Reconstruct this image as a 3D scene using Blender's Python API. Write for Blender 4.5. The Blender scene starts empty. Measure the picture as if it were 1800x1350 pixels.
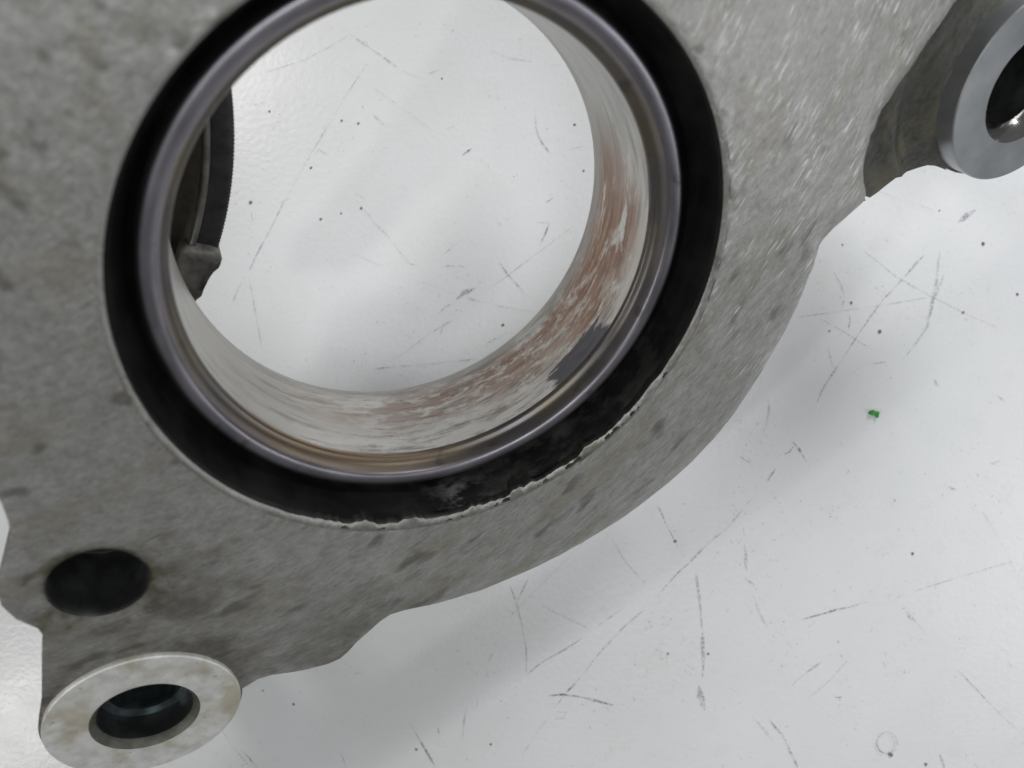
import bpy, bmesh, math, random
import numpy as np
from mathutils import Vector, Matrix, noise
from mathutils.geometry import delaunay_2d_cdt
random.seed(7); rng = np.random.default_rng(7)
S = bpy.context.scene
C = S.collection
# one Blender unit is about 6 cm: the table is z = 0, the camera looks straight down on it
T = 1.93                       # camera height above the table
FPX = 1336.75                  # focal length in pixels of an 1800 px wide frame

# ------------------------------------------------------------------ camera
S.unit_settings.system = 'METRIC'; S.unit_settings.scale_length = 0.06
cd = bpy.data.cameras.new('camera'); cam = bpy.data.objects.new('camera', cd); C.objects.link(cam)
cam.location = (0, 0, T); cam.rotation_euler = (0, 0, 0)
cd.sensor_width = 36; cd.lens = FPX/1800*36; cd.clip_start = .02; cd.clip_end = 200
cd.dof.use_dof = True; cd.dof.focus_distance = 1.62; cd.dof.aperture_fstop = 1.4
S.camera = cam
# ------------------------------------------------------------------ light
S.view_settings.view_transform = 'Standard'; S.view_settings.look = 'None'
S.view_settings.exposure = 0; S.view_settings.gamma = 1
W = bpy.data.worlds.new('World'); S.world = W; W.use_nodes = True
bg = W.node_tree.nodes['Background']; bg.inputs[0].default_value = (.90, .91, .91, 1); bg.inputs[1].default_value = .12
def area(name, loc, target, sx, sy, power, col):
    l = bpy.data.lights.new(name, 'AREA'); l.shape = 'RECTANGLE'; l.size = sx; l.size_y = sy; l.energy = power; l.color = col
    o = bpy.data.objects.new(name, l); C.objects.link(o); o.location = loc
    o.rotation_euler = (Vector(target)-Vector(loc)).to_track_quat('-Z', 'Y').to_euler(); return o
area('ceiling_lamp', (.7, -.8, 5.0), (0, 0, 0), 2.2, 2.2, 54, (.97, .99, 1))
area('back_lamp', (2.0, 3.7, 2.3), (0, -.2, 0), 1.4, 1.1, 155, (.97, .985, 1))
area('bore_fill', (-2.2, 2.3, 3.3), (.1, 0, .3), .7, .7, 42, (1, .98, .94))  # added fill light that brightens the bore wall
area('window_light', (3.3, -1.1, 1.9), (.3, -.1, .6), 1.2, 1.4, 19, (.95, .96, 1))
area('side_lamp', (-4.3, -2.9, 4.6), (-.4, -.4, 0), 0.5, 0.5, 56, (1, .98, .95))

# ------------------------------------------------------------------ plate frame
AX = Vector((.924, .22923, -.30605)); AY = Vector((0, .80039, .59948)); AZ = Vector((.38238, -.55392, .73956))
ROT = Matrix((AX, AY, AZ)).transposed().to_4x4()
def onplate(px, py, z=0.0):
    """point of the plate plane at height z seen at a photo pixel, in the plate's own frame"""
    d = Vector((px-900, 675-py, -FPX)); X, Y, Z = d.dot(AX), d.dot(AY), d.dot(AZ)
    t = (z-1)/Z
    return X*t, Y*t
def ontable(px, py): return (px-900)/FPX*T, (675-py)/FPX*T
CX, CY = .32288, -.60718        # bore centre
LX, LY, LR, Lr = -.351, -1.39529, .17362, .09616
KX, KY, KR = -.32206, -1.01676, .07576
RX, RY, RR, Rr = 1.47703, -.41412, .17957, .10655

# ------------------------------------------------------------------ node helpers
class N:
    def __init__(s, name):
        s.m = bpy.data.materials.new(name); s.m.use_nodes = True; s.t = s.m.node_tree; s.t.nodes.clear()
        s.out = s.n('ShaderNodeOutputMaterial'); s.b = s.n('ShaderNodeBsdfPrincipled'); s.l(s.b.outputs[0], s.out.inputs[0])
        s.tc = s.n('ShaderNodeTexCoord')
    def n(s, t, **k):
        o = s.t.nodes.new(t)
        for a, b in k.items(): setattr(o, a, b)
        return o
    def l(s, a, b): s.t.links.new(a, b)
    def put(s, sock, v):
        if hasattr(v, 'links') or hasattr(v, 'is_output'): s.l(v, sock)
        elif isinstance(v, (tuple, list)): sock.default_value = tuple(v)+((1,) if len(v) == 3 and len(sock.default_value) == 4 else ())
        else: sock.default_value = v
    def math(s, op, a, b=0., c=None, clamp=False):
        o = s.n('ShaderNodeMath', operation=op, use_clamp=clamp); s.put(o.inputs[0], a); s.put(o.inputs[1], b)
        if c is not None: s.put(o.inputs[2], c)
        return o.outputs[0]
    def noise(s, vec, scale, detail=3., rough=.5, dist=0.):
        o = s.n('ShaderNodeTexNoise'); s.l(vec, o.inputs['Vector']); o.inputs['Scale'].default_value = scale
        o.inputs['Detail'].default_value = detail; o.inputs['Roughness'].default_value = rough; o.inputs['Distortion'].default_value = dist
        return o.outputs['Fac']
    def ramp(s, f, stops, interp='LINEAR'):
        o = s.n('ShaderNodeValToRGB'); s.put(o.inputs[0], f); r = o.color_ramp; r.interpolation = interp
        while len(r.elements) < len(stops): r.elements.new(.5)
        for e, (p, c) in zip(r.elements, stops):
            e.position = p; e.color = (c, c, c, 1) if not isinstance(c, tuple) else c+(1,)
        return o.outputs[0]
    def mix(s, f, a, b, mode='MIX'):
        o = s.n('ShaderNodeMix', data_type='RGBA', blend_type=mode); s.put(o.inputs[0], f); s.put(o.inputs[6], a); s.put(o.inputs[7], b)
        return o.outputs[2]
    def xyz(s, vec):
        o = s.n('ShaderNodeSeparateXYZ'); s.l(vec, o.inputs[0]); return o.outputs
    def comb(s, x, y, z):
        o = s.n('ShaderNodeCombineXYZ'); s.put(o.inputs[0], x); s.put(o.inputs[1], y); s.put(o.inputs[2], z); return o.outputs[0]
    def bump(s, h, strength, dist):
        o = s.n('ShaderNodeBump'); s.l(h, o.inputs['Height']); o.inputs['Strength'].default_value = strength; o.inputs['Distance'].default_value = dist
        s.l(o.outputs[0], s.b.inputs['Normal'])
    def set(s, **k):
        for a, b in k.items(): s.put(s.b.inputs[a.replace('_', ' ')], b)
        return s.m
SCX, SCY = onplate(-1760, -1255)      # the grinding marks run in arcs about this point
def streaks(m):
    """coordinates stretched along the grinding direction of the face"""
    x, y, z = m.xyz(m.tc.outputs['Object'])
    dx = m.math('SUBTRACT', x, SCX); dy = m.math('SUBTRACT', y, SCY)
    r = m.math('SQRT', m.math('ADD', m.math('MULTIPLY', dx, dx), m.math('MULTIPLY', dy, dy)))
    th = m.math('ARCTAN2', dx, m.math('MULTIPLY', dy, -1.))
    return r, th, z

def mat_cast(name, lo, hi, sparkle=1., rough=.42, metal=.75, recess=False, face=False):
    m = N(name); o = m.tc.outputs['Object']; r, th, z = streaks(m)
    v = m.comb(m.math('MULTIPLY', r, 1.), m.math('MULTIPLY', th, .5), z)
    fine = m.noise(v, 80, 5, .7)
    v2 = m.comb(r, m.math('MULTIPLY', th, .75), z)
    mid = m.noise(v2, 26, 3, .55)
    big = m.noise(o, 3.2, 3, .55)
    t = m.math('ADD', m.math('MULTIPLY', fine, .52), m.math('ADD', m.math('MULTIPLY', mid, .26), m.math('MULTIPLY', big, .22)))
    col = m.ramp(t, [(.38, lo), (.62, hi)])
    gr = m.noise(m.comb(r, m.math('MULTIPLY', th, .55), m.math('ADD', z, 1.7)), 190, 3, .7)
    col = m.mix(m.math('MULTIPLY', m.ramp(gr, [(.54, 0.), (.66, 1.)]), .32), col, tuple(v*.5 for v in lo))
    col = m.mix(m.math('MULTIPLY', m.ramp(gr, [(.34, 1.), (.45, 0.)]), .30), col, tuple(min(1, v*1.35) for v in hi))
    # greenish oil stains and dark spots
    st = m.noise(m.comb(r, m.math('MULTIPLY', th, .55), m.math('ADD', z, 3.3)), 14, 3, .6)
    col = m.mix(m.math('MULTIPLY', m.ramp(st, [(.50, 0.), (.64, 1.)]), .34), col, (.25, .235, .14))
    sp = m.noise(m.comb(r, m.math('MULTIPLY', th, .75), m.math('ADD', z, 9.1)), 21, 2, .5)
    col = m.mix(m.math('MULTIPLY', m.ramp(sp, [(.61, 0.), (.72, 1.)]), .6), col, (.10, .095, .08))
    if sparkle:
        # oily grime in the low ground about the two lower left holes and along the lower rim
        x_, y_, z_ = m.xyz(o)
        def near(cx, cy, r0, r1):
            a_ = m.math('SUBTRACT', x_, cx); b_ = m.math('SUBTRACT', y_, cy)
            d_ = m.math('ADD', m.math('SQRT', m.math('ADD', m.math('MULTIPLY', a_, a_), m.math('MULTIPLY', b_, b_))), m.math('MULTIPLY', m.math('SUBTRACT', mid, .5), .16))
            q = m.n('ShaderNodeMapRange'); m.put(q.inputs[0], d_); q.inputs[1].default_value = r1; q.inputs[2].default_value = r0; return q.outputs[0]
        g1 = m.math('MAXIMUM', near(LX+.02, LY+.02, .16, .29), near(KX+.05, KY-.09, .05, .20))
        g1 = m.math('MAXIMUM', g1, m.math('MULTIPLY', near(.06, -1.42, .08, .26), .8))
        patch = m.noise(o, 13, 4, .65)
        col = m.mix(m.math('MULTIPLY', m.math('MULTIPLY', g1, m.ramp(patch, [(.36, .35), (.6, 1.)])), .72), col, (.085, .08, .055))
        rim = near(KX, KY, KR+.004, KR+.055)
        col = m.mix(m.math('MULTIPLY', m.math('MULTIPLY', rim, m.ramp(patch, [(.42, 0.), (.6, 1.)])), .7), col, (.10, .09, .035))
        v3 = m.comb(r, m.math('MULTIPLY', th, .11), m.math('ADD', z, 5.))
        sc = m.noise(v3, 340, 2, .5)
        msk = m.noise(m.comb(r, th, z), 17, 2, .5)
        reg = m.n('ShaderNodeMapRange'); m.put(reg.inputs[0], m.math('ADD', m.math('ADD', x_, m.math('MULTIPLY', y_, .55)), m.math('MULTIPLY', big, .5))); reg.inputs[1].default_value = .35; reg.inputs[2].default_value = .85; reg.inputs[3].default_value = .12
        fs = m.math('MULTIPLY', m.math('MULTIPLY', m.ramp(sc, [(.595, 0.), (.65, 1.)]), reg.outputs[0]), m.ramp(msk, [(.42, 0.), (.60, 1.)]))
        col = m.mix(m.math('MULTIPLY', fs, .7*sparkle), col, (1., 1., 1.))
        dk = m.noise(m.comb(r, m.math('MULTIPLY', th, .10), m.math('ADD', z, 8.)), 110, 2, .5)
        col = m.mix(m.math('MULTIPLY', m.ramp(dk, [(.66, 0.), (.74, 1.)]), .35), col, (.06, .06, .06))
    rg = m.math('ADD', m.math('MULTIPLY', fine, .25), rough-.12)
    m.bump(m.math('ADD', m.math('MULTIPLY', fine, .5), m.math('MULTIPLY', mid, .8)), .55, .006)
    return m.set(Base_Color=col, Metallic=metal, Roughness=rg)
M_face = mat_cast('ground_cast_aluminium', (.32, .312, .290), (.48, .472, .46), metal=.5)
M_skin = mat_cast('shade_dark_cast_skin', (.065, .065, .058), (.15, .148, .137), sparkle=0, rough=.6, metal=.5)  # cast skin, with the recess's shade put into its dark tone
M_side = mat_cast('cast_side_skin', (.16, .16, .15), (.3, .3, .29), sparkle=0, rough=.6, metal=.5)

def mat_machined():
    m = N('machined_aluminium'); o = m.tc.outputs['Object']
    n1 = m.noise(o, 22, 4, .6); n2 = m.noise(o, 60, 3, .6); n3 = m.noise(o, 9, 3, .6)
    col = m.ramp(n1, [(.35, (.66, .66, .63)), (.6, (.88, .88, .85))])
    col = m.mix(m.math('MULTIPLY', m.ramp(n3, [(.48, 0.), (.62, 1.)]), .55), col, (.42, .36, .20))
    col = m.mix(m.math('MULTIPLY', m.ramp(n2, [(.64, 0.), (.76, 1.)]), .6), col, (.2, .19, .17))
    m.bump(n2, .3, .003)
    return m.set(Base_Color=col, Metallic=.3, Roughness=m.math('ADD', m.math('MULTIPLY', n2, .3), .36))
M_mach = mat_machined()
def mat_bright():
    m = N('clean_turned_aluminium'); o = m.tc.outputs['Object']
    n1 = m.noise(o, 14, 3, .5)
    return m.set(Base_Color=m.ramp(n1, [(.35, (.33, .345, .355)), (.65, (.42, .435, .445))]), Metallic=.75, Roughness=.36)
M_bright = mat_bright()
def mat_hole():  # dark metal for the walls of the bolt holes
    m = N('dark_hole_wall'); o = m.tc.outputs['Object']; n1 = m.noise(o, 18, 3, .5); x, y, z = m.xyz(o)
    rings = m.n('ShaderNodeTexWave', wave_type='BANDS', bands_direction='Z'); m.l(o, rings.inputs[0]); rings.inputs['Scale'].default_value = 9; rings.inputs['Distortion'].default_value = .6
    m.bump(n1, .2, .004)
    return m.set(Base_Color=m.ramp(n1, [(.4, (.07, .071, .07)), (.7, (.16, .17, .17))]), Metallic=.7, Roughness=.38)
M_hole = mat_hole()
def mat_dowel():
    m = N('blued_steel'); o = m.tc.outputs['Object']; n1 = m.noise(o, 30, 3, .5)
    m.bump(n1, .4, .004)
    return m.set(Base_Color=m.ramp(n1, [(.35, (.10, .13, .14)), (.7, (.28, .35, .37))]), Metallic=.9, Roughness=.3)
M_blued = mat_dowel()
def polar(m):
    o = m.tc.outputs['Object']; x, y, z = m.xyz(o)
    a = m.math('ARCTAN2', y, x); r = m.math('SQRT', m.math('ADD', m.math('MULTIPLY', x, x), m.math('MULTIPLY', y, y)))
    return o, x, y, z, a, r
def mat_rubber():
    m = N('torn_black_rubber'); o, x, y, z, a, r = polar(m)
    v = m.comb(m.math('MULTIPLY', a, .2), m.math('MULTIPLY', r, .7), z)
    n1 = m.noise(v, 40, 3, .5); n2 = m.noise(o, 8, 3, .6); n3 = m.noise(m.comb(m.math('MULTIPLY', a, .25), r, z), 24, 4, .65)
    col = m.ramp(n1, [(.4, (.004, .004, .0045)), (.75, (.009, .0095, .009))])
    col = m.mix(m.math('MULTIPLY', m.ramp(n2, [(.5, 0.), (.75, 1.)]), .6), col, (.022, .024, .02))
    lo_ = m.ramp(m.math('ABSOLUTE', m.math('SUBTRACT', a, math.radians(-62))), [(.3, 1.), (.8, 0.)])
    col = m.mix(m.math('MULTIPLY', m.math('MULTIPLY', lo_, m.ramp(n3, [(.48, 0.), (.62, 1.)])), .6), col, (.045, .047, .042))
    # one grey smear of dried sealant low in the groove
    d = m.math('ABSOLUTE', m.math('SUBTRACT', a, math.radians(-91)))
    w = m.math('MULTIPLY', m.ramp(d, [(.0, 1.), (.15, 0.)]), m.ramp(n3, [(.44, 0.), (.58, 1.)]))
    w = m.math('MULTIPLY', w, m.ramp(r, [(.472, 0.), (.484, 1.)]))
    col = m.mix(m.math('MULTIPLY', w, .7), col, (.22, .215, .225))
    m.bump(m.math('ADD', n1, n3), .35, .004)
    return m.set(Base_Color=col, Roughness=.6, Specular_IOR_Level=.12)
M_rub = mat_rubber()
def mat_wall():
    m = N('groove_wall_black'); o, x, y, z, a, r = polar(m)
    n = m.noise(m.comb(m.math('MULTIPLY', a, .4), r, z), 30, 4, .65)
    col = m.ramp(n, [(.4, (.005, .005, .005)), (.7, (.016, .017, .012))])
    top = m.ramp(m.math('ADD', z, m.math('MULTIPLY', n, .024)), [(.0, 0.), (.004, 0.), (.014, 1.)])
    col = m.mix(m.math('MULTIPLY', top, .5), col, (.13, .13, .04))  # yellow-olive reflection along the upper edge, put into the wall colour
    return m.set(Base_Color=col, Roughness=.5, Metallic=.2)
M_gwall = mat_wall()
def mat_steel():
    m = N('polished_ring_steel'); o, x, y, z, a, r = polar(m)
    v = m.comb(m.math('MULTIPLY', a, .12), r, z)
    n1 = m.noise(v, 40, 3, .5); n2 = m.noise(m.comb(m.math('MULTIPLY', a, .5), r, z), 6, 3, .55); n3 = m.noise(o, 26, 2, .5)
    base = m.ramp(n1, [(.35, (.27, .258, .285)), (.65, (.38, .362, .395))])
    # bronze tone, tan at lower left, on the hollow between the flat and the bore
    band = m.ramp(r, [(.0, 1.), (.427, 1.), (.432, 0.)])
    base = m.mix(m.math('MULTIPLY', band, .6), base, (.095, .085, .065))
    base = m.mix(m.math('MULTIPLY', m.math('MULTIPLY', band, m.ramp(n2, [(.45, 0.), (.65, 1.)])), .42), base, (.30, .26, .15))
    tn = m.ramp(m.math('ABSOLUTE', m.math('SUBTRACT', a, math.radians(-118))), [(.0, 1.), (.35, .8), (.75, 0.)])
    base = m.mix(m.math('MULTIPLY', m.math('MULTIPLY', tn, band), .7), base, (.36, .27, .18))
    base = m.mix(m.math('MULTIPLY', m.ramp(n3, [(.66, 0.), (.74, 1.)]), .45), base, (.1, .09, .08))
    m.bump(n1, .12, .002)
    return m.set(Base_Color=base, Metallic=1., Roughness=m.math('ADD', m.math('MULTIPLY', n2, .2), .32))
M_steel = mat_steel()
def mat_bore():
    m = N('stained_bore_wall'); o, x, y, z, a, r = polar(m)
    v = m.comb(m.math('MULTIPLY', a, .055), m.math('MULTIPLY', z, 1.0), 0.)
    vb = m.comb(m.math('MULTIPLY', a, .13), m.math('MULTIPLY', z, 1.0), 2.)
    s1 = m.noise(v, 42, 5, .7, .3); s2 = m.noise(vb, 17, 5, .68, .5); s3 = m.noise(m.comb(m.math('MULTIPLY', a, .03), z, 0.), 110, 3, .6)
    deg = m.math('MULTIPLY', a, 180/math.pi)
    cream = m.ramp(s1, [(.36, (.40, .38, .35)), (.50, (.90, .89, .85))])
    brown = m.ramp(s3, [(.35, (.24, .13, .085)), (.65, (.48, .30, .21))])
    # copper-brown deposit lies on the right and lower wall
    wa = m.ramp(m.math('DIVIDE', m.math('ADD', deg, 180.), 360.), [(.02, .0), (.16, .5), (.28, .85), (.42, 1.), (.53, 1.), (.58, 0.)])
    wz = m.ramp(m.math('DIVIDE', m.math('ADD', z, .333), .22), [(.05, .35), (.25, 1.), (.5, .75), (.78, .12)])
    wr = m.ramp(m.math('DIVIDE', m.math('ADD', deg, 180.), 360.), [(.32, 0.), (.40, 1.), (.50, 1.), (.55, 0.)])
    wz = m.math('MAXIMUM', wz, m.math('MULTIPLY', wr, m.ramp(m.math('DIVIDE', m.math('ADD', z, .333), .22), [(.1, .5), (.3, 1.), (.75, .9), (.9, .2)])))
    f = m.math('MULTIPLY', m.ramp(s2, [(.38, 0.), (.46, 1.)]), m.math('MULTIPLY', wa, wz))
    col = m.mix(m.math('MULTIPLY', f, 1.0, clamp=True), cream, brown)
    f2 = m.math('MULTIPLY', m.ramp(s1, [(.52, 0.), (.66, 1.)]), m.math('MULTIPLY', wa, wz))
    col = m.mix(m.math('MULTIPLY', f2, .55), col, (.55, .36, .20))
    # crusted chalk flakes and ochre spots along the lowest part of the wall
    s4 = m.noise(m.comb(m.math('MULTIPLY', a, .15), z, 7.), 40, 5, .72, .3); s5 = m.noise(m.comb(m.math('MULTIPLY', a, .14), z, 11.), 34, 5, .72, .3)
    wc = m.ramp(m.math('DIVIDE', m.math('ADD', deg, 180.), 360.), [(.12, 0.), (.20, 1.), (.36, 1.), (.46, .35), (.52, 0.)])
    col = m.mix(m.math('MULTIPLY', m.math('MULTIPLY', m.ramp(s4, [(.50, 0.), (.60, 1.)]), wc), .75), col, (.90, .885, .85))
    col = m.mix(m.math('MULTIPLY', m.math('MULTIPLY', m.ramp(s5, [(.54, 0.), (.64, 1.)]), wc), .6), col, (.34, .21, .14))
    lf = m.n('ShaderNodeMapRange'); m.put(lf.inputs[0], m.math('ADD', deg, m.math('MULTIPLY', s2, 40.))); lf.inputs[1].default_value = -92; lf.inputs[2].default_value = -125
    col = m.mix(m.math('MULTIPLY', lf.outputs[0], .6), col, (.36, .34, .30))
    # bare grey metal near the bottom lip and on the upper right
    bare = m.ramp(m.math('ADD', m.math('DIVIDE', m.math('ADD', z, .333), .22), m.math('MULTIPLY', s1, .25)), [(.17, 1.), (.34, 0.)])
    up = m.ramp(m.math('ADD', deg, m.math('MULTIPLY', s2, 26.)), [(0., 0.), (1., 1.)])
    upr = m.n('ShaderNodeMapRange'); m.put(upr.inputs[0], m.math('ADD', deg, m.math('MULTIPLY', s2, 30.))); upr.inputs[1].default_value = 20; upr.inputs[2].default_value = 42
    col = m.mix(m.math('MULTIPLY', bare, .7), col, (.33, .325, .30))
    col = m.mix(m.math('MULTIPLY', upr.outputs[0], .6), col, (.36, .36, .34))
    # black oily smudge against the ring at lower right
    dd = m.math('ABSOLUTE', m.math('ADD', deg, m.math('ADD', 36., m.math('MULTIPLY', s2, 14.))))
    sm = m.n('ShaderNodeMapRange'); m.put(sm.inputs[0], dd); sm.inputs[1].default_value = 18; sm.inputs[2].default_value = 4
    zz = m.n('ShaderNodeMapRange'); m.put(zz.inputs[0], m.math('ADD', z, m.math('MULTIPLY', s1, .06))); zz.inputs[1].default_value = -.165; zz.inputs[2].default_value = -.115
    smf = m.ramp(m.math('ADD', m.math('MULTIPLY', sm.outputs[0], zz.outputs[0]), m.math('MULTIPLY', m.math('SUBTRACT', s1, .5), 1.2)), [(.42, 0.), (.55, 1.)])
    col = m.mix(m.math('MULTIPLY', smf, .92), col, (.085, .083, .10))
    m.bump(m.math('ADD', s1, m.math('MULTIPLY', s3, .5)), .35, .004)
    return m.set(Base_Color=col, Metallic=.15, Roughness=m.math('ADD', m.math('MULTIPLY', s1, .3), .20))
M_bore = mat_bore()
def mat_plain(name, c, metal, rough, sc=30, am=.4, bm=.3):
    m = N(name); n1 = m.noise(m.tc.outputs['Object'], sc, 4, .6)
    m.bump(n1, bm, .005)
    return m.set(Base_Color=m.ramp(n1, [(.3, tuple(v*(1-am) for v in c)), (.7, tuple(v*(1+am) for v in c))]), Metallic=metal, Roughness=rough)
M_dirty = mat_plain('dirty_chamfer', (.12, .12, .10), .4, .5)
M_chrome = mat_plain('polished_edge', (.62, .62, .60), 1., .16, 20, .1, .1)
M_knurl = mat_plain('dark_knurled_steel', (.035, .034, .036), .5, .5)
M_rim = mat_plain('worn_grey_rim', (.17, .165, .15), .6, .45)
M_under = mat_plain('dark_underside_casting', (.07, .062, .05), .3, .6)
M_lug = mat_plain('grey_cast_lug', (.10, .095, .085), .4, .6, 24, .6)
M_green = mat_plain('green_paint', (.03, .34, .04), 0, .5, 60, .3)
M_speck = mat_plain('dark_grit', (.2, .195, .205), 0, .7)

def mat_table():
    m = N('white_coated_table'); o = m.tc.outputs['Object']
    peel = m.noise(o, 70, 2, .5); n2 = m.noise(o, 2.2, 4, .6); n3 = m.noise(o, 9, 5, .65); n4 = m.noise(o, 75, 4, .7); n5 = m.noise(o, 160, 2, .5)
    col = m.mix(m.ramp(n2, [(.35, 0.), (.65, 1.)]), (.74, .755, .755), (.79, .795, .81))
    col = m.mix(m.math('MULTIPLY', m.ramp(n3, [(.55, 0.), (.75, 1.)]), .22), col, (.62, .62, .56))
    gr = m.math('MULTIPLY', m.ramp(n4, [(.60, 0.), (.72, 1.)]), m.ramp(n3, [(.47, 0.), (.60, 1.)]))
    col = m.mix(m.math('MULTIPLY', gr, .6), col, (.36, .35, .37))
    gr2 = m.math('MULTIPLY', m.ramp(n5, [(.74, 0.), (.80, 1.)]), m.ramp(m.noise(o, 5, 3, .6), [(.46, 0.), (.6, 1.)]))
    col = m.mix(m.math('MULTIPLY', gr2, .55), col, (.30, .29, .30))
    m.bump(peel, .11, .005)
    return m.set(Base_Color=col, Roughness=m.math('ADD', m.math('MULTIPLY', n3, .15), .22), Specular_IOR_Level=.5)
M_table = mat_table()
def mat_mark(name, col, op, sc=26):
    m = N(name); o = m.tc.outputs['Object']
    n1 = m.noise(o, sc, 3, .6); n2 = m.noise(o, 190, 2, .6)
    f = m.math('MULTIPLY', m.math('MULTIPLY', m.ramp(n1, [(.36, .15), (.56, 1.)]), m.ramp(n2, [(.40, .2), (.55, 1.)])), op)
    m.set(Base_Color=col, Roughness=.6, Specular_IOR_Level=.1)
    tr = m.n('ShaderNodeBsdfTransparent'); mx = m.n('ShaderNodeMixShader'); m.l(f, mx.inputs[0]); m.l(tr.outputs[0], mx.inputs[1]); m.l(m.b.outputs[0], mx.inputs[2])
    m.l(mx.outputs[0], m.out.inputs[0]); return m.m
M_mark = [mat_mark('faint_scuff', (.36, .355, .38), .34), mat_mark('grey_scuff', (.28, .27, .30), .52), mat_mark('dark_scratch', (.17, .165, .18), .78), mat_mark('violet_smear', (.32, .30, .38), .5, 60)]

# ------------------------------------------------------------------ object helpers
def link(name, me, mats, parent=None):
    if not isinstance(mats, (list, tuple)): mats = [mats]
    for m in mats: me.materials.append(m)
    o = bpy.data.objects.new(name, me); C.objects.link(o)
    if parent: o.parent = parent
    return o
def mesh(vs, fs, smooth=True):
    me = bpy.data.meshes.new('shape'); me.from_pydata([tuple(v) for v in vs], [], fs); me.update()
    if smooth: me.polygons.foreach_set('use_smooth', [True]*len(me.polygons))
    return me
def lathe(prof, n=256, a0=0., a1=2*math.pi, wob=None, closed=False):
    """prof: (radius, z) list; outward side on the left of travel"""
    full = abs(a1-a0-2*math.pi) < 1e-6; k = n if full else n+1; vs = []; fs = []; p = len(prof)
    for i in range(k):
        a = a0+(a1-a0)*i/n
        for j, (r, z) in enumerate(prof):
            if wob: r, z = wob(a, j, r, z)
            vs.append((r*math.cos(a), r*math.sin(a), z))
    for i in range(n):
        i2 = (i+1) % k
        for j in range(p if closed else p-1):
            j2 = (j+1) % p
            fs.append((i*p+j, i*p+j2, i2*p+j2, i2*p+j))
    return mesh(vs, fs)
def sharp(o, ang=32):
    o.data.set_sharp_from_angle(angle=math.radians(ang))

# ------------------------------------------------------------------ table
n = 24; ts = 5.0
vs = [(-ts+2*ts*i/n, -ts+2*ts*j/n, 0) for j in range(n+1) for i in range(n+1)]
fs = [(j*(n+1)+i, j*(n+1)+i+1, (j+1)*(n+1)+i+1, (j+1)*(n+1)+i) for j in range(n) for i in range(n)]
table = link('table', mesh(vs, fs), M_table); table['kind'] = 'structure'

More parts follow.
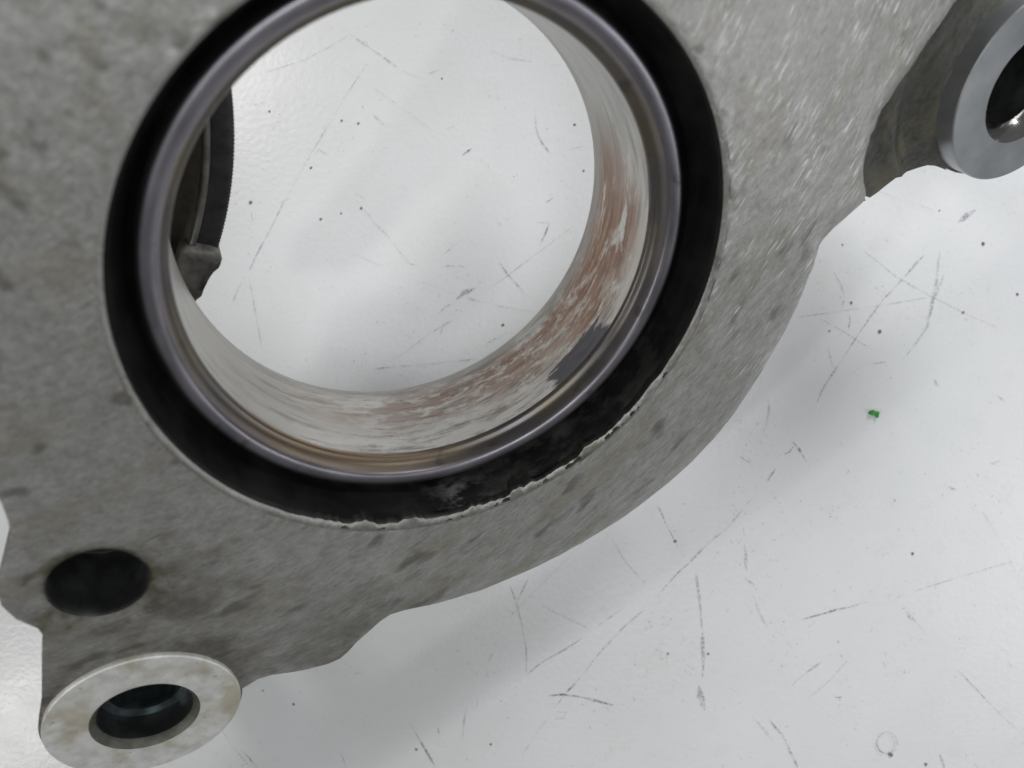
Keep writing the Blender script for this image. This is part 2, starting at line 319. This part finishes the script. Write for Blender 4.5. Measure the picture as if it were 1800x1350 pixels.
# scratches: thin ribbons of rubbed-in dirt lying on the coating; (strength, width px, points)
MK = [
 (1, 6, [(1625,447),(1600,474),(1586,490)]), (1, 3.2, [(1590,486),(1547,533),(1516,576),(1481,630),(1450,677),(1434,712)]),
 (0, 3, [(1399,558),(1489,546),(1547,537),(1633,523)]), (0, 2.5, [(1516,439),(1574,486),(1637,521),(1707,556),(1761,579)]),
 (0, 5, [(1652,440),(1645,500),(1629,576),(1606,610),(1586,632)]), (0, 4, [(1660,480),(1640,530),(1634,560)]), (3, 11, [(1718,366),(1700,378),(1683,392)]),
 (2, 4, [(1391,775),(1403,788),(1419,815)]), (2, 3.5, [(1396,782),(1388,794),(1378,799)]), (1, 3, [(1484,525),(1479,543)]), (1, 2.5, [(1492,548),(1494,565),(1490,583)]),
 (0, 2.2, [(1442,560),(1490,588),(1532,614)]), (1, 2, [(1528,640),(1559,636)]), (1, 5, [(1364,823),(1356,834),(1347,848)]),
 (1, 3, [(1322,875),(1309,890)]), (0, 4, [(1305,895),(1280,925),(1250,950)]), (1, 4, [(1250,950),(1215,985),(1193,1006),(1170,1030),(1152,1052)]), (0, 4, [(1131,1072),(1100,1099),(1060,1140),(1022,1188)]),
 (2, 4, [(1022,1188),(1008,1204),(994,1218)]), (1, 3, [(990,1224),(972,1246)]), (0, 3, [(960,1265),(935,1300),(917,1328)]), (0, 2.5, [(958,1266),(990,1262),(996,1252),(975,1250)]),
 (1, 3, [(1154,885),(1162,900),(1170,920),(1187,953)]), (2, 4.5, [(1420,1087),(1450,1077),(1480,1069)]), (1, 3.5, [(1403,1091),(1450,1077),(1490,1067),(1532,1056)]),
 (0, 2.5, [(1606,1039),(1683,1015),(1781,986)]), (2, 2.5, [(1590,1074),(1600,1088),(1610,1094)]), (1, 2.5, [(1593,1072),(1606,1088),(1625,1109)]),
 (1, 2.5, [(1683,1177),(1710,1205),(1742,1239)]), (0, 2.5, [(1742,1239),(1775,1272),(1800,1293)]), (1, 4, [(1352,1265),(1376,1293),(1388,1318),(1403,1350)]), (0, 3, [(1322,1258),(1345,1285),(1364,1309)]),
 (0, 8, [(1222,1005),(1230,1050),(1234,1110)]), (3, 10, [(1234,1110),(1236,1150),(1234,1192)]), (3, 13, [(1228,1205),(1232,1225),(1238,1248)]), (0, 5, [(1306,925),(1310,970),(1312,1006)]), (1, 5, [(1308,1016),(1327,1028)]), (0, 5, [(1325,1050),(1335,1078),(1349,1103)]),
 (0, 4, [(1388,1212),(1400,1195),(1419,1181),(1446,1161)]), (0, 4, [(1419,1227),(1440,1212),(1458,1196),(1489,1160)]), (2, 3.5, [(1466,1225),(1475,1226),(1483,1224)]), (1, 5, [(1343,1013),(1357,1015)]),
 (3, 8, [(1650,1322),(1655,1334),(1660,1350)]), (1, 4, [(1707,1336),(1722,1352)]),
 (1, 2.6, [(896,1028),(908,1060),(915,1091),(921,1120),(925,1141),(925,1188)]), (1, 3, [(925,1188),(944,1170),(964,1157),(995,1140),(1026,1120)]), (1, 2.2, [(931,1013),(917,1040),(908,1059)]),
 (0, 2.5, [(948,1063),(990,1083),(1038,1106)]), (1, 2.5, [(1050,1100),(1075,1083),(1100,1065)]), (2, 2.5, [(964,1223),(985,1221),(1007,1223),(1042,1229),(1079,1240)]), (2, 1.8, [(985,1219),(1020,1224),(1045,1233),(1050,1229)]),
 (2, 4.5, [(721,1271),(729,1285)]), (2, 3.6, [(729,1285),(738,1301),(752,1324),(766,1349)]), (1, 3, [(425,1318),(438,1332),(453,1350)]), (1, 3, [(596,1316),(603,1332),(608,1350)]), (1, 3.5, [(839,1227),(839,1250)]), (3, 6, [(867,1145),(862,1156),(857,1166)]),
 (0, 3, [(1073,943),(1088,968),(1100,989),(1126,1016)]), (0, 4, [(820,1240),(815,1270),(813,1300)]), (0, 6, [(770,1276),(774,1300)]), (2, 3.5, [(955,1092),(962,1089)]), (1, 5, [(1050,1126),(1060,1121)]),
 (2, 2.2, [(940,194),(943,226),(947,240),(954,253),(969,272)]), (0, 2.5, [(969,272),(1000,263),(1031,255)]), (1, 2.2, [(615,60),(640,77),(660,91),(703,122)]), (0, 2, [(703,122),(725,133),(746,140)]), (0, 2, [(615,60),(575,85),(536,105),(466,128)]),
 (0, 2, [(648,109),(630,135),(609,167),(580,215),(551,264),(504,346)]), (1, 2.3, [(504,346),(478,398),(450,451),(438,478)]), (0, 2.2, [(438,479),(420,505),(407,537)]), (1, 4, [(490,357),(505,350),(516,349)]), (1, 3, [(640,48),(650,43),(664,41)]), (2, 2.6, [(895,41),(904,32)]),
 (2, 4, [(812,273),(822,266),(830,261)]), (2, 3.5, [(747,243),(754,254)]), (2, 4, [(704,329),(716,333)]), (2, 3.5, [(958,357),(973,348)]), (2, 2.3, [(940,391),(966,392)]), (2, 2.3, [(966,392),(958,413),(948,432)]), (2, 3.5, [(878,461),(890,478),(902,492),(921,514)]),
 (0, 2.6, [(1006,399),(978,420),(952,439),(901,478),(847,518)]), (0, 3, [(800,560),(757,585),(718,615),(691,634)]), (2, 2.6, [(656,649),(675,646),(699,644)]), (1, 2, [(699,644),(735,641),(773,638),(839,630)]), (0, 2.2, [(621,345),(644,373),(665,398),(683,416),(700,440),(722,463)]), (2, 3, [(782,467),(800,468),(818,469)]), (1, 2.6, [(711,459),(722,464),(732,466)]),
 (1, 2, [(816,418),(798,432),(780,447)]), (0, 3, [(438,487),(445,520),(450,553),(456,585),(462,615)]), (0, 2.2, [(734,494),(775,508),(816,522)]), (1, 2.6, [(816,522),(840,529),(862,535)]), (0, 2.6, [(862,535),(900,542),(940,549)]), (0, 2, [(617,444),(648,458),(676,471)]), (1, 4, [(854,605),(870,595),(893,586)]), (2, 2.8, [(712,600),(722,594)]),
 (1, 2, [(768,236),(790,226),(806,219)]), (1, 3.4, [(752,130),(764,126),(776,122)]), (0, 2, [(860,90),(900,103),(985,115)]), (1, 3, [(622,338),(645,352)]), (1, 3, [(680,155),(678,166)]), (1, 3, [(680,136),(690,136)]), (1, 3, [(531,122),(534,133)]), (3, 3, [(724,78),(738,82)]), (0, 5, [(655,200),(670,215),(678,222)]), (3, 7, [(797,530),(815,515),(838,505)]), (3, 4, [(770,552),(785,538),(800,532)]),
 (0, 7, [(442,372),(444,388),(441,400)]), (1, 3, [(553,275),(560,262),(575,272)]), (1, 3.5, [(1395,1020),(1404,1012)]), (1, 4, [(1640,665),(1650,681),(1652,672)]), (1, 4, [(1752,694),(1765,706)]), (1, 4, [(1644,858),(1655,852)]), (2, 3.4, [(1665,852),(1672,858),(1680,860)]), (0, 4, [(1700,500),(1712,520)]), (0, 7, [(1290,740),(1305,738),(1300,752)]),
 (0, 4, [(1455,610),(1462,642),(1470,655)]), (0, 3, [(1465,478),(1478,500),(1484,520)]), (0, 4, [(1350,700),(1352,720),(1346,750),(1340,765)]), (1, 2, [(1090,820),(1100,812)]), (0, 6, [(1299,800),(1315,812),(1322,818)]), (1, 2, [(1312,802),(1322,816)]),
]
def ribbon(vs, fs, mi, pts, w, z, strength):
    P = [Vector(ontable(*p)) for p in pts]
    # resample with a slight wobble
    Q = []
    for a, b in zip(P, P[1:]):
        k = max(1, int((b-a).length/.012))
        for i in range(k): Q.append(a.lerp(b, i/k))
    Q.append(P[-1]); wd = w/FPX*T/2; base = len(vs); m = len(Q)
    for i, q in enumerate(Q):
        d = (Q[min(i+1, m-1)]-Q[max(i-1, 0)]).normalized(); nn = Vector((-d.y, d.x))
        e = min(1, (i+.15)/1.6, (m-1-i+.15)/1.6)
        ww = wd*e*(.75+.9*noise.noise(Vector((q.x*22, q.y*22, z*900)))); q2 = q+nn*wd*.5*noise.noise(Vector((q.x*30, q.y*30, 4+z*900)))
        vs += [(*(q2+nn*ww), z), (*(q2-nn*ww), z)]
    for i in range(m-1):
        fs.append((base+2*i, base+2*i+1, base+2*i+3, base+2*i+2)); mi.append(strength)
vs, fs, mi = [], [], []
for k, (s, w, pts) in enumerate(MK): ribbon(vs, fs, mi, pts, w, .0012+k*.00001, s)
for k in range(70):      # stray short scuffs between the long ones
    px, py = random.uniform(420, 1800), random.uniform(20, 1340); a = random.choice([.6, 2.2, 1.1, 0, 2.6])+random.uniform(-.4, .4); L = random.uniform(4, 22)
    ribbon(vs, fs, mi, [(px, py), (px+L*.5*math.cos(a)+1, py+L*.5*math.sin(a)), (px+L*math.cos(a), py+L*math.sin(a))], random.uniform(1.5, 4), .0030+k*.00001, random.choice([0, 0, 0, 1]))
kk = 0
for cx_, cy_, sx_, sy_, n_ in [(1330,880,60,22,46),(1440,905,30,14,18),(1560,660,70,60,20),(1300,1000,60,60,40),(1150,1100,40,60,34),(1210,1190,22,50,30),(1560,1040,26,18,22),(1700,850,60,30,26),(810,520,40,14,30),(760,570,50,30,26),(900,320,60,20,26),(590,250,60,40,30),(470,230,40,50,18),(760,60,60,20,16),(1040,1240,50,30,30),(860,1180,40,80,30),(1620,1090,60,40,24),(1400,1180,50,50,26),(1660,1250,80,60,22),(1500,480,30,60,22),(1650,480,60,50,24),(450,420,12,50,20),(660,640,80,15,20),(1340,760,25,20,20),(1250,930,60,20,26)]:
    for q_ in range(n_):
        px, py = random.gauss(cx_, sx_), random.gauss(cy_, sy_); a = random.uniform(0, 6.3); L = random.uniform(2, 8); kk += 1
        ribbon(vs, fs, mi, [(px, py), (px+L*.5*math.cos(a), py+L*.5*math.sin(a)+.6), (px+L*math.cos(a), py+L*math.sin(a))], random.uniform(1.5, 4.5), .0050+kk*.000004, random.choice([0, 0, 1, 3, 0]))
for k in range(9):      # long hairline scratches
    px, py = random.uniform(300, 1900), random.uniform(-100, 1400); a = random.choice([.5, 2.3, 1.9])+random.uniform(-.5, .5); L = random.uniform(80, 260); c = random.uniform(-.12, .12)
    ribbon(vs, fs, mi, [(px+L*t*math.cos(a+c*t), py+L*t*math.sin(a+c*t)) for t in (0, .25, .5, .75, 1)], random.uniform(1, 1.8), .0038+k*.00001, 0)
ribbon(vs, fs, mi, [(1558+18*math.cos(t), 1305+19*math.sin(t)) for t in np.linspace(.5, 6.6, 26)], 2.2, .0042, 1)
ribbon(vs, fs, mi, [(1556+15*math.cos(t), 1306+17*math.sin(t)) for t in np.linspace(-1.2, 3.0, 18)], 2.0, .0043, 1)
me = mesh(vs, fs, False); 
marks = link('scratch_marks', me, M_mark, table); me.polygons.foreach_set('material_index', mi); marks['kind'] = 'stuff'
# grit: small rounded grains and pressed-in dots
DOT = [(1496,532,3),(1546,583,4),(1728,428,3.6),(1788,517,2.4),(1693,549,2.3),(1481,430,1.6),(1651,370,1.6),(1458,582,1.6),(1187,951,2.6),(1604,973,3),(1565,1326,4),(1627,1343,3),(516,1238,2.2),(462,1214,1.6),(441,356,3.2),
       (884,571,2.4),(630,217,2),(976,568,2),(1026,300,1.8),(474,196,2.2),(1174,1149,2),(1245,1149,2),(863,1308,2),(732,1317,2),(564,385,2),(547,295,2.4),(601,212,2.2),(777,138,2),(1010,219,2),(635,366,2),(600,375,1.6)]
for k in range(16): DOT.append((random.uniform(400, 1800), random.uniform(0, 1350), abs(random.gauss(0, .45))+.4))
vs, fs = [], []
for px, py, r in DOT:
    x, y = ontable(px, py); rr = r/FPX*T; b = len(vs); kx = random.uniform(.8, 1.4); a0 = random.uniform(0, 3)
    for i in range(7):
        a = i*2*math.pi/7; q = rr*random.uniform(.75, 1.15); u, v = q*kx*math.cos(a), q*math.sin(a)
        vs.append((x+u*math.cos(a0)-v*math.sin(a0), y+u*math.sin(a0)+v*math.cos(a0), .0008))
    for i in range(7):
        u = Vector(vs[b+i]); vs.append((x+(u.x-x)*.55, y+(u.y-y)*.55, .0008+rr*.5))
    for i in range(7): j = (i+1) % 7; fs.append((b+i, b+j, b+7+j, b+7+i))
    fs.append(tuple(b+7+i for i in range(7)))
grit = link('grit_specks', mesh(vs, fs, False), M_speck, table); grit['kind'] = 'stuff'

# green chip
poly = [(1526,724),(1530,721.5),(1534,720.5),(1537,724),(1541,723),(1544,723.5),(1542,730),(1541,735),(1537,731),(1532,730),(1527,728)]
g = [ontable(*p) for p in poly]; gx = sum(p[0] for p in g)/len(g); gy = sum(p[1] for p in g)/len(g); k = len(g)
vs = [(p[0]-gx, p[1]-gy, .001) for p in g]+[((p[0]-gx)*.93, (p[1]-gy)*.93, .008+.003*math.sin(i*1.3)) for i, p in enumerate(g)]
fs = [tuple(range(k, 2*k))]+[(i, (i+1) % k, k+(i+1) % k, k+i) for i in range(k)]
chip = link('paint_chip', mesh(vs, fs, False), M_green); chip.location = (gx, gy, 0)
chip['label'] = 'tiny bright green paint flake lying on the white scratched table'; chip['category'] = 'paint flake'

# ------------------------------------------------------------------ the casting
cast = bpy.data.objects.new('engine_cover', None); C.objects.link(cast)
cast.matrix_world = Matrix.Translation(Vector((0, 0, T))-AZ) @ ROT
cast['label'] = 'grey cast aluminium engine cover with round sealed bore, tilted on the white table'
cast['category'] = 'engine cover'

SL = [Vector(onplate(*p)) for p in [(1900,-330),(1800,-180),(1740,-90),(1684,0),(1658,36),(1631,74),(1604,116),(1578,151),(1554,193),(1533,237),(1521,281),(1519,320),(1524,353),(1534,420)]]
SLn = np.array([tuple(v) for v in SL])
def seg_dist(P, poly, closed=False):
    A = poly; B = np.roll(poly, -1, 0)
    if not closed: A = A[:-1]; B = B[:-1]
    best = np.full(len(P), 9.); side = np.zeros(len(P))
    for a, b in zip(A, B):
        d = b-a; t = np.clip(((P-a)@d)/(d@d), 0, 1); q = a+t[:, None]*d; e = P-q; r = np.hypot(e[:, 0], e[:, 1])
        cr = d[0]*(P[:, 1]-a[1])-d[1]*(P[:, 0]-a[0])
        u = r < best; best[u] = r[u]; side[u] = np.sign(cr[u])
    return best, side
def smooth(x, a, b):
    t = np.clip((x-a)/(b-a), 0, 1); return t*t*(3-2*t)
DROP = .085
def height(P, rough=True):
    d, s = seg_dist(P, SLn)
    sd = d*s                       # positive on the lug side of the step
    sgn = 1 if seg_dist(np.array([[RX, RY]]), SLn)[1][0] > 0 else -1
    sd = sd*sgn
    z = -DROP*smooth(sd, -.004, .05)
    rb = np.hypot(P[:, 0]-RX, P[:, 1]-RY)
    z = z + .022*(1-smooth(np.abs(rb-RR-.075), 0, .03))*smooth(sd, .03, .07)*.9   # low web round the lug
    z = z + .05*(1-smooth(rb, RR-.01, RR+.045))*smooth(sd, .03, .07)
    # sunk floor round the lower left boss and between it and the plain hole
    rl = np.hypot(P[:, 0]-LX, P[:, 1]-LY)
    z = z - .011*(1-smooth(rl, LR+.03, LR+.12))
    rk = np.hypot(P[:, 0]-KX, P[:, 1]-KY)
    z = z - .010*(1-smooth(rk, KR, KR+.035))
    if not rough: return z
    # uneven cast surface
    z = z + np.array([(.0008*noise.noise(Vector((p[0]*7, p[1]*7, 1)))+.0007*noise.noise(Vector((p[0]*28, p[1]*28, 3)))) for p in P])*np.clip(1-np.exp(-rl*0+0)*0, 0, 1)
    return z
def fixz(p):
    z = 0. if p[0] < 1530 else -DROP
    for k in range(6 if p[0] < 1530 else 24): z += (1. if p[0] < 1530 else .4)*(float(height(np.array([onplate(p[0], p[1], z)]), False)[0])-z)
    return onplate(p[0], p[1], z)
def arc(cx, cy, r, a0, a1, n=24): return [(cx+r*math.cos(a0+(a1-a0)*i/n), cy+r*math.sin(a0+(a1-a0)*i/n)) for i in range(n+1)]
def ang(p, cx, cy): return math.atan2(p[1]-cy, p[0]-cx)
low = [fixz(p) for p in [(454,1197),(478,1190),(505,1186),(530,1182),(556,1176),(578,1170),(598,1161),(612,1149),(626,1133),(640,1121),(653,1110),(668,1096),(688,1083),(710,1076),(734,1071),(770,1063),(808,1052),(850,1039),(886,1024),(935,1003),(983,980),(1022,958),(1061,935),(1100,910),(1140,880),(1178,850),(1218,814),(1256,774),(1290,733),(1318,692),(1343,652),(1364,614),(1382,584),(1396,556),(1409,529),(1419,502),(1430,476),(1438,451),(1443,433),(1450,422),(1468,403),(1489,385),(1522,355),(1532,349),(1545,340),(1560,328),(1578,314),(1598,303),(1619,296),(1634,292),(1650,293),(1668,301)]]
left = [fixz(p) for p in [(-330,700),(-60,800),(-20,850),(2,888),(14,920),(18,945),(12,975),(2,1005),(-8,1035),(2,1068),(28,1092),(50,1102),(66,1108),(74,1118),(73,1160),(73,1200),(73,1240),(74,1262)]]
pL0 = left[-1]; a0 = ang(pL0, LX, LY); LO = LR+.005
a1 = ang(onplate(426, 1222), LX, LY)
if a0 < 0: a0 += 2*math.pi
if a1 < a0: a1 += 2*math.pi
bossL = arc(LX, LY, LO, a0, a1, 40)
b0 = ang(onplate(1690, 300), RX, RY)
bossR = arc(RX, RY, RR+.004, b0, b0+math.pi*1.0, 30)
top = [(RX+.26, -.05), (1.6, .25), (1.2, .35), (.5, .38), (-.2, .34), (-.55, .2), (-.62, -.2), (-.60, -.55)]

def densify(P, step):
    Q = []
    for i in range(len(P)):
        a = Vector(P[i]); b = Vector(P[(i+1) % len(P)]); k = max(1, int((b-a).length/step))
        for j in range(k): Q.append(tuple(a.lerp(b, j/k)))
    return Q
outline = densify(left + bossL + low + bossR + top, .014)
def build_face():
    AR = .505
    holes = [[(CX+(AR)*math.cos(t), CY+(AR)*math.sin(t)) for t in np.linspace(0, 2*math.pi, 240, endpoint=False)],
             [(KX+KR*math.cos(t)*1.0, KY+KR*math.sin(t)) for t in np.linspace(0, 2*math.pi, 48, endpoint=False)],
             [(LX+(LR-.01)*math.cos(t), LY+(LR-.01)*math.sin(t)) for t in np.linspace(0, 2*math.pi, 48, endpoint=False)],
             [(RX+(RR-.01)*math.cos(t), RY+(RR-.01)*math.sin(t)) for t in np.linspace(0, 2*math.pi, 48, endpoint=False)]]
    circ = [(CX, CY, AR), (KX, KY, KR), (LX, LY, LR-.01), (RX, RY, RR-.01)]
    O = np.array(outline)
    def inside(P):
        x, y = P[:, 0], P[:, 1]; c = np.zeros(len(P), bool); A = O; B = np.roll(O, -1, 0)
        for (x1, y1), (x2, y2) in zip(A, B):
            if y1 == y2: continue
            hit = ((y1 > y) != (y2 > y)) & (x < (x2-x1)*(y-y1)/(y2-y1)+x1); c ^= hit
        return c
    st = .017
    gx, gy = np.meshgrid(np.arange(-.8, 1.9, st), np.arange(-1.7, .5, st*.87)); gx = gx + (np.arange(gx.shape[0])[:, None] % 2)*st/2
    G = np.stack([gx.ravel(), gy.ravel()], 1); G = G + rng.uniform(-.002, .002, G.shape)
    ok = inside(G)
    for x, y, r in circ: ok &= np.hypot(G[:, 0]-x, G[:, 1]-y) > r+.009
    d, _ = seg_dist(G, O, True); ok &= d > .009
    G = G[ok]
    pts = [Vector(p) for p in outline]; edges = [(i, (i+1) % len(outline)) for i in range(len(outline))]; 
    for h in holes:
        b = len(pts); pts += [Vector(p) for p in h]; edges += [(b+i, b+(i+1) % len(h)) for i in range(len(h))]
    nb = len(pts)
    pts += [Vector(p) for p in G]
    ov, oe, of, *_ = delaunay_2d_cdt(pts, edges, [], 0, 1e-6)
    P = np.array([tuple(v) for v in ov]); F = np.array([f for f in of if len(f) == 3])
    cen = P[F].mean(1); ok = inside(cen)
    for x, y, r in circ: ok &= np.hypot(cen[:, 0]-x, cen[:, 1]-y) > r*.9985
    F = F[ok]
    z = height(P)
    db, _ = seg_dist(P, O, True); z = z-.0045*(db < .002)
    # orientation up
    a = P[F[:, 1]]-P[F[:, 0]]; b = P[F[:, 2]]-P[F[:, 0]]; fl = (a[:, 0]*b[:, 1]-a[:, 1]*b[:, 0]) < 0; F[fl] = F[fl][:, ::-1]
    vs = [(p[0], p[1], q) for p, q in zip(P, z)]
    # recessed faces take the cast skin that is darkened for their shade
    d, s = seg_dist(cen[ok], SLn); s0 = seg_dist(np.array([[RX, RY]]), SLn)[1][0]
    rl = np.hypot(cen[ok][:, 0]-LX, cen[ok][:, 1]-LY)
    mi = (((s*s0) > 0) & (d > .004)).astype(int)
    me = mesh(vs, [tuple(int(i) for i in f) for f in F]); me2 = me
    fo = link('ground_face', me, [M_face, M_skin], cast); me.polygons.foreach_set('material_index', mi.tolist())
    # side walls and underside
    cnt = {}
    for f in F:
        for i in range(3):
            e = (int(f[i]), int(f[(i+1) % 3])); cnt[e] = 1
    be = [e for e in cnt if (e[1], e[0]) not in cnt]
    used = sorted({i for e in be for i in e}); mp = {}; wv = []
    for i in used:
        x, y, zz = vs[i]
        mp[i] = len(wv)
        # draft: the wall leans in slightly towards its foot
        cxm, cym = .35, -.6; wv.append((x, y, zz)); wv.append((x, y, zz-.012)); wv.append((x+(cxm-x)*.012, y+(cym-y)*.012, -.15))
    wf = []
    for a_, b_ in be:
        if min(math.hypot(vs[a_][0]-x, vs[a_][1]-y) - r for x, y, r in circ) < .002: continue
        A, B = mp[a_], mp[b_]
        for k in (0, 1): wf.append((A+k, A+k+1, B+k+1, B+k))
    link('side_wall', mesh(wv, wf), M_side, cast)
    uv = [(p[0]+(.35-p[0])*.012, p[1]+(-.6-p[1])*.012, -.15) for p in P]
    link('underside', mesh(uv, [tuple(int(i) for i in f[::-1]) for f in F]), M_under, cast)
    return fo
build_face()

def at_centre(o, x, y):
    o.location = (x, y, 0); return o
# chamfer round the counterbore, its wall nicked along the lower side
def nick(a):
    d = math.degrees(a) % 360; w = min(1, 1.6*max(0, 1-abs(((d-278+180) % 360)-180)/58))
    return w
def chw(a, j, r, z):
    w = nick(a); k = noise.noise(Vector((math.cos(a)*16, math.sin(a)*16, 0)))*.9+noise.noise(Vector((math.cos(a)*45, math.sin(a)*45, 5)))*.5-.1
    if j >= 2: r += .015*w*k*(1. if k < 0 else .35)
    return r, z
o = at_centre(link('chamfer', lathe([(.5052, -.001), (.5048, .0002), (.4962, -.010)], 720, wob=chw), M_face, cast), CX, CY)
o = at_centre(link('counterbore_wall', lathe([(.5, .0), (.4962, -.0102), (.4958, -.02), (.495, -.125)], 720, wob=lambda a, j, r, z: (chw(a, 2 if j else 0, r, z)[0] if j in (1, 2) else (r, z)[0]+(.003 if j == 0 else 0), z-.002 if j == 0 else z)), M_gwall, cast), CX, CY)
# rubber: packed in the groove, ragged where it is torn
def rw(a, j, r, z):
    w = .25+nick(a)*1.0
    p = Vector((math.cos(a)*9, math.sin(a)*9, j*.55)); q = Vector((math.cos(a)*30, math.sin(a)*30, j*.9))
    if 0 < j < 9: z += w*(.009*noise.noise(p)+.003*noise.noise(q)); 
    if 4 < j < 9: z += .012*nick(a)*(.5+noise.noise(p))
    return r, z
rprof = [(.452, -.125), (.456, -.108), (.4605, -.104), (.465, -.103), (.470, -.098), (.475, -.088), (.480, -.074), (.485, -.056), (.490, -.038), (.4935, -.026), (.4957, -.024)]
at_centre(link('rubber_seal', lathe(rprof, 900, wob=rw), M_rub, cast), CX, CY)
# steel ring
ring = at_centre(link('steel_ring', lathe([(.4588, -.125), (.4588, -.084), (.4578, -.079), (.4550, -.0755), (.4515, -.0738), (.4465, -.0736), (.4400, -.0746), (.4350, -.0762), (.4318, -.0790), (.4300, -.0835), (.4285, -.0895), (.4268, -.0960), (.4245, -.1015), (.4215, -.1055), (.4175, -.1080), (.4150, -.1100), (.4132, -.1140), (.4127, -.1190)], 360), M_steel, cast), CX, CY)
bore = at_centre(link('bore_sleeve', lathe([(.4127, -.1185), (.4124, -.15), (.4118, -.20), (.4112, -.25), (.4105, -.30), (.4102, -.322), (.4106, -.329), (.4125, -.334), (.4160, -.336), (.437, -.336), (.440, -.330), (.440, -.125)], 360), M_bore, cast), CX, CY)
# plain hole beside the lower left boss
h = at_centre(link('bolt_hole', lathe([(KR+.001, -.006), (KR-.001, -.016), (KR-.003, -.03), (KR-.003, -.30), (KR-.02, -.33), (.001, -.345)], 64), M_hole, cast), KX, KY); sharp(h)
# bosses
def boss(x, y, R, r, face, zt, label, depth, ch, wall, cham):
    b = at_centre(link('bolt_boss', lathe([(R-.004, -depth), (R, zt-.0025), (R-.002, zt), (r+ch, zt)], 128), face, cast), x, y)
    sharp(b, 20); b['label'] = label
    c = link('hole_chamfer', lathe([(r+ch, zt+.0004), (r+ch*.6, zt-ch*.35), (r, zt-ch*1.1), (r-.001, zt-ch*1.3)], 128), cham, b)
    w = link('bolt_hole', lathe([(r-.001, zt-ch*1.3), (r-.002, zt-.06), (r-.002, zt-.15), (r-.010, zt-.155), (r-.012, zt-.30), (.001, -.31)], 96), wall, b); sharp(w)
    return b
bL = boss(LX, LY, LR, Lr-.010, M_mach, 0., 'stained flat boss with dark hole', .15, .011, M_hole, M_dirty)
bR = boss(RX, RY, RR, Rr-.03, M_bright, 0., 'clean bright boss with wide chamfer round its hole', .15, .028, M_hole, M_chrome)
# dowel bush seated in the lower left hole
o = link('dowel_bush', lathe([(.066, -.30), (.066, -.075), (.068, -.068), (.0845, -.064), (.0845, -.16)], 64), M_blued, bL); sharp(o)

# ------------------------------------------------------------------ ribbed collar under the left of the bore
KCX, KCY, KCR = -.70162, -.29951, .776
def collar():
    vs, fs = [], []; n = 300; A0, A1 = math.radians(-52), math.radians(26)
    prof = [(.735, -.43), (.765, -.425), (.776, -.432), (.776, -.56), (.70, -.56)]
    def wob(a, j, r, z):
        i = round((a-A0)/(A1-A0)*n)
        if j in (1, 2): r += .0013*(i % 2); z += .0016*(i % 2)
        return r, z
    root = at_centre(link('ribbed_collar', lathe(prof, n, A0, A1, wob), M_knurl, cast), KCX, KCY)
    link('rim', lathe([(.722, -.445), (.723, -.415), (.727, -.411), (.734, -.412), (.737, -.43)], 90, A0, A1), M_rim, root)
    link('recess', lathe([(.655, -.42), (.66, -.44), (.69, -.452), (.722, -.444)], 90, A0, A1), M_under, root)
    link('rim', lathe([(.62, -.44), (.640, -.400), (.650, -.398), (.656, -.43)], 90, A0, A1), M_rim, root)
    return root
collar()
def lug():
    px = [(318,440),(330,436),(345,438),(362,440),(376,442),(386,448),(391,457),(388,467),(378,475),(370,486),(364,498),(358,510),(353,524),(330,540),(300,500)]
    P = [onplate(x, y, -.40) for x, y in px]; k = len(P); cx = sum(p[0] for p in P)/k; cy = sum(p[1] for p in P)/k
    vs = [(p[0]-cx, p[1]-cy, -.52) for p in P]+[(p[0]-cx, p[1]-cy, -.405) for p in P]+[((p[0]-cx)*.86, (p[1]-cy)*.86, -.392) for p in P]+[((p[0]-cx)*.5, (p[1]-cy)*.5, -.39+.006*math.sin(i*2)) for i, p in enumerate(P)]
    fs = [(r*k+i, r*k+(i+1) % k, (r+1)*k+(i+1) % k, (r+1)*k+i) for r in range(3) for i in range(k)]+[tuple(3*k+i for i in range(k))]
    o = link('cast_lug', mesh(vs, fs), M_lug, cast); o.location = (cx, cy, 0); 
lug()
S.render.engine = 'CYCLES'
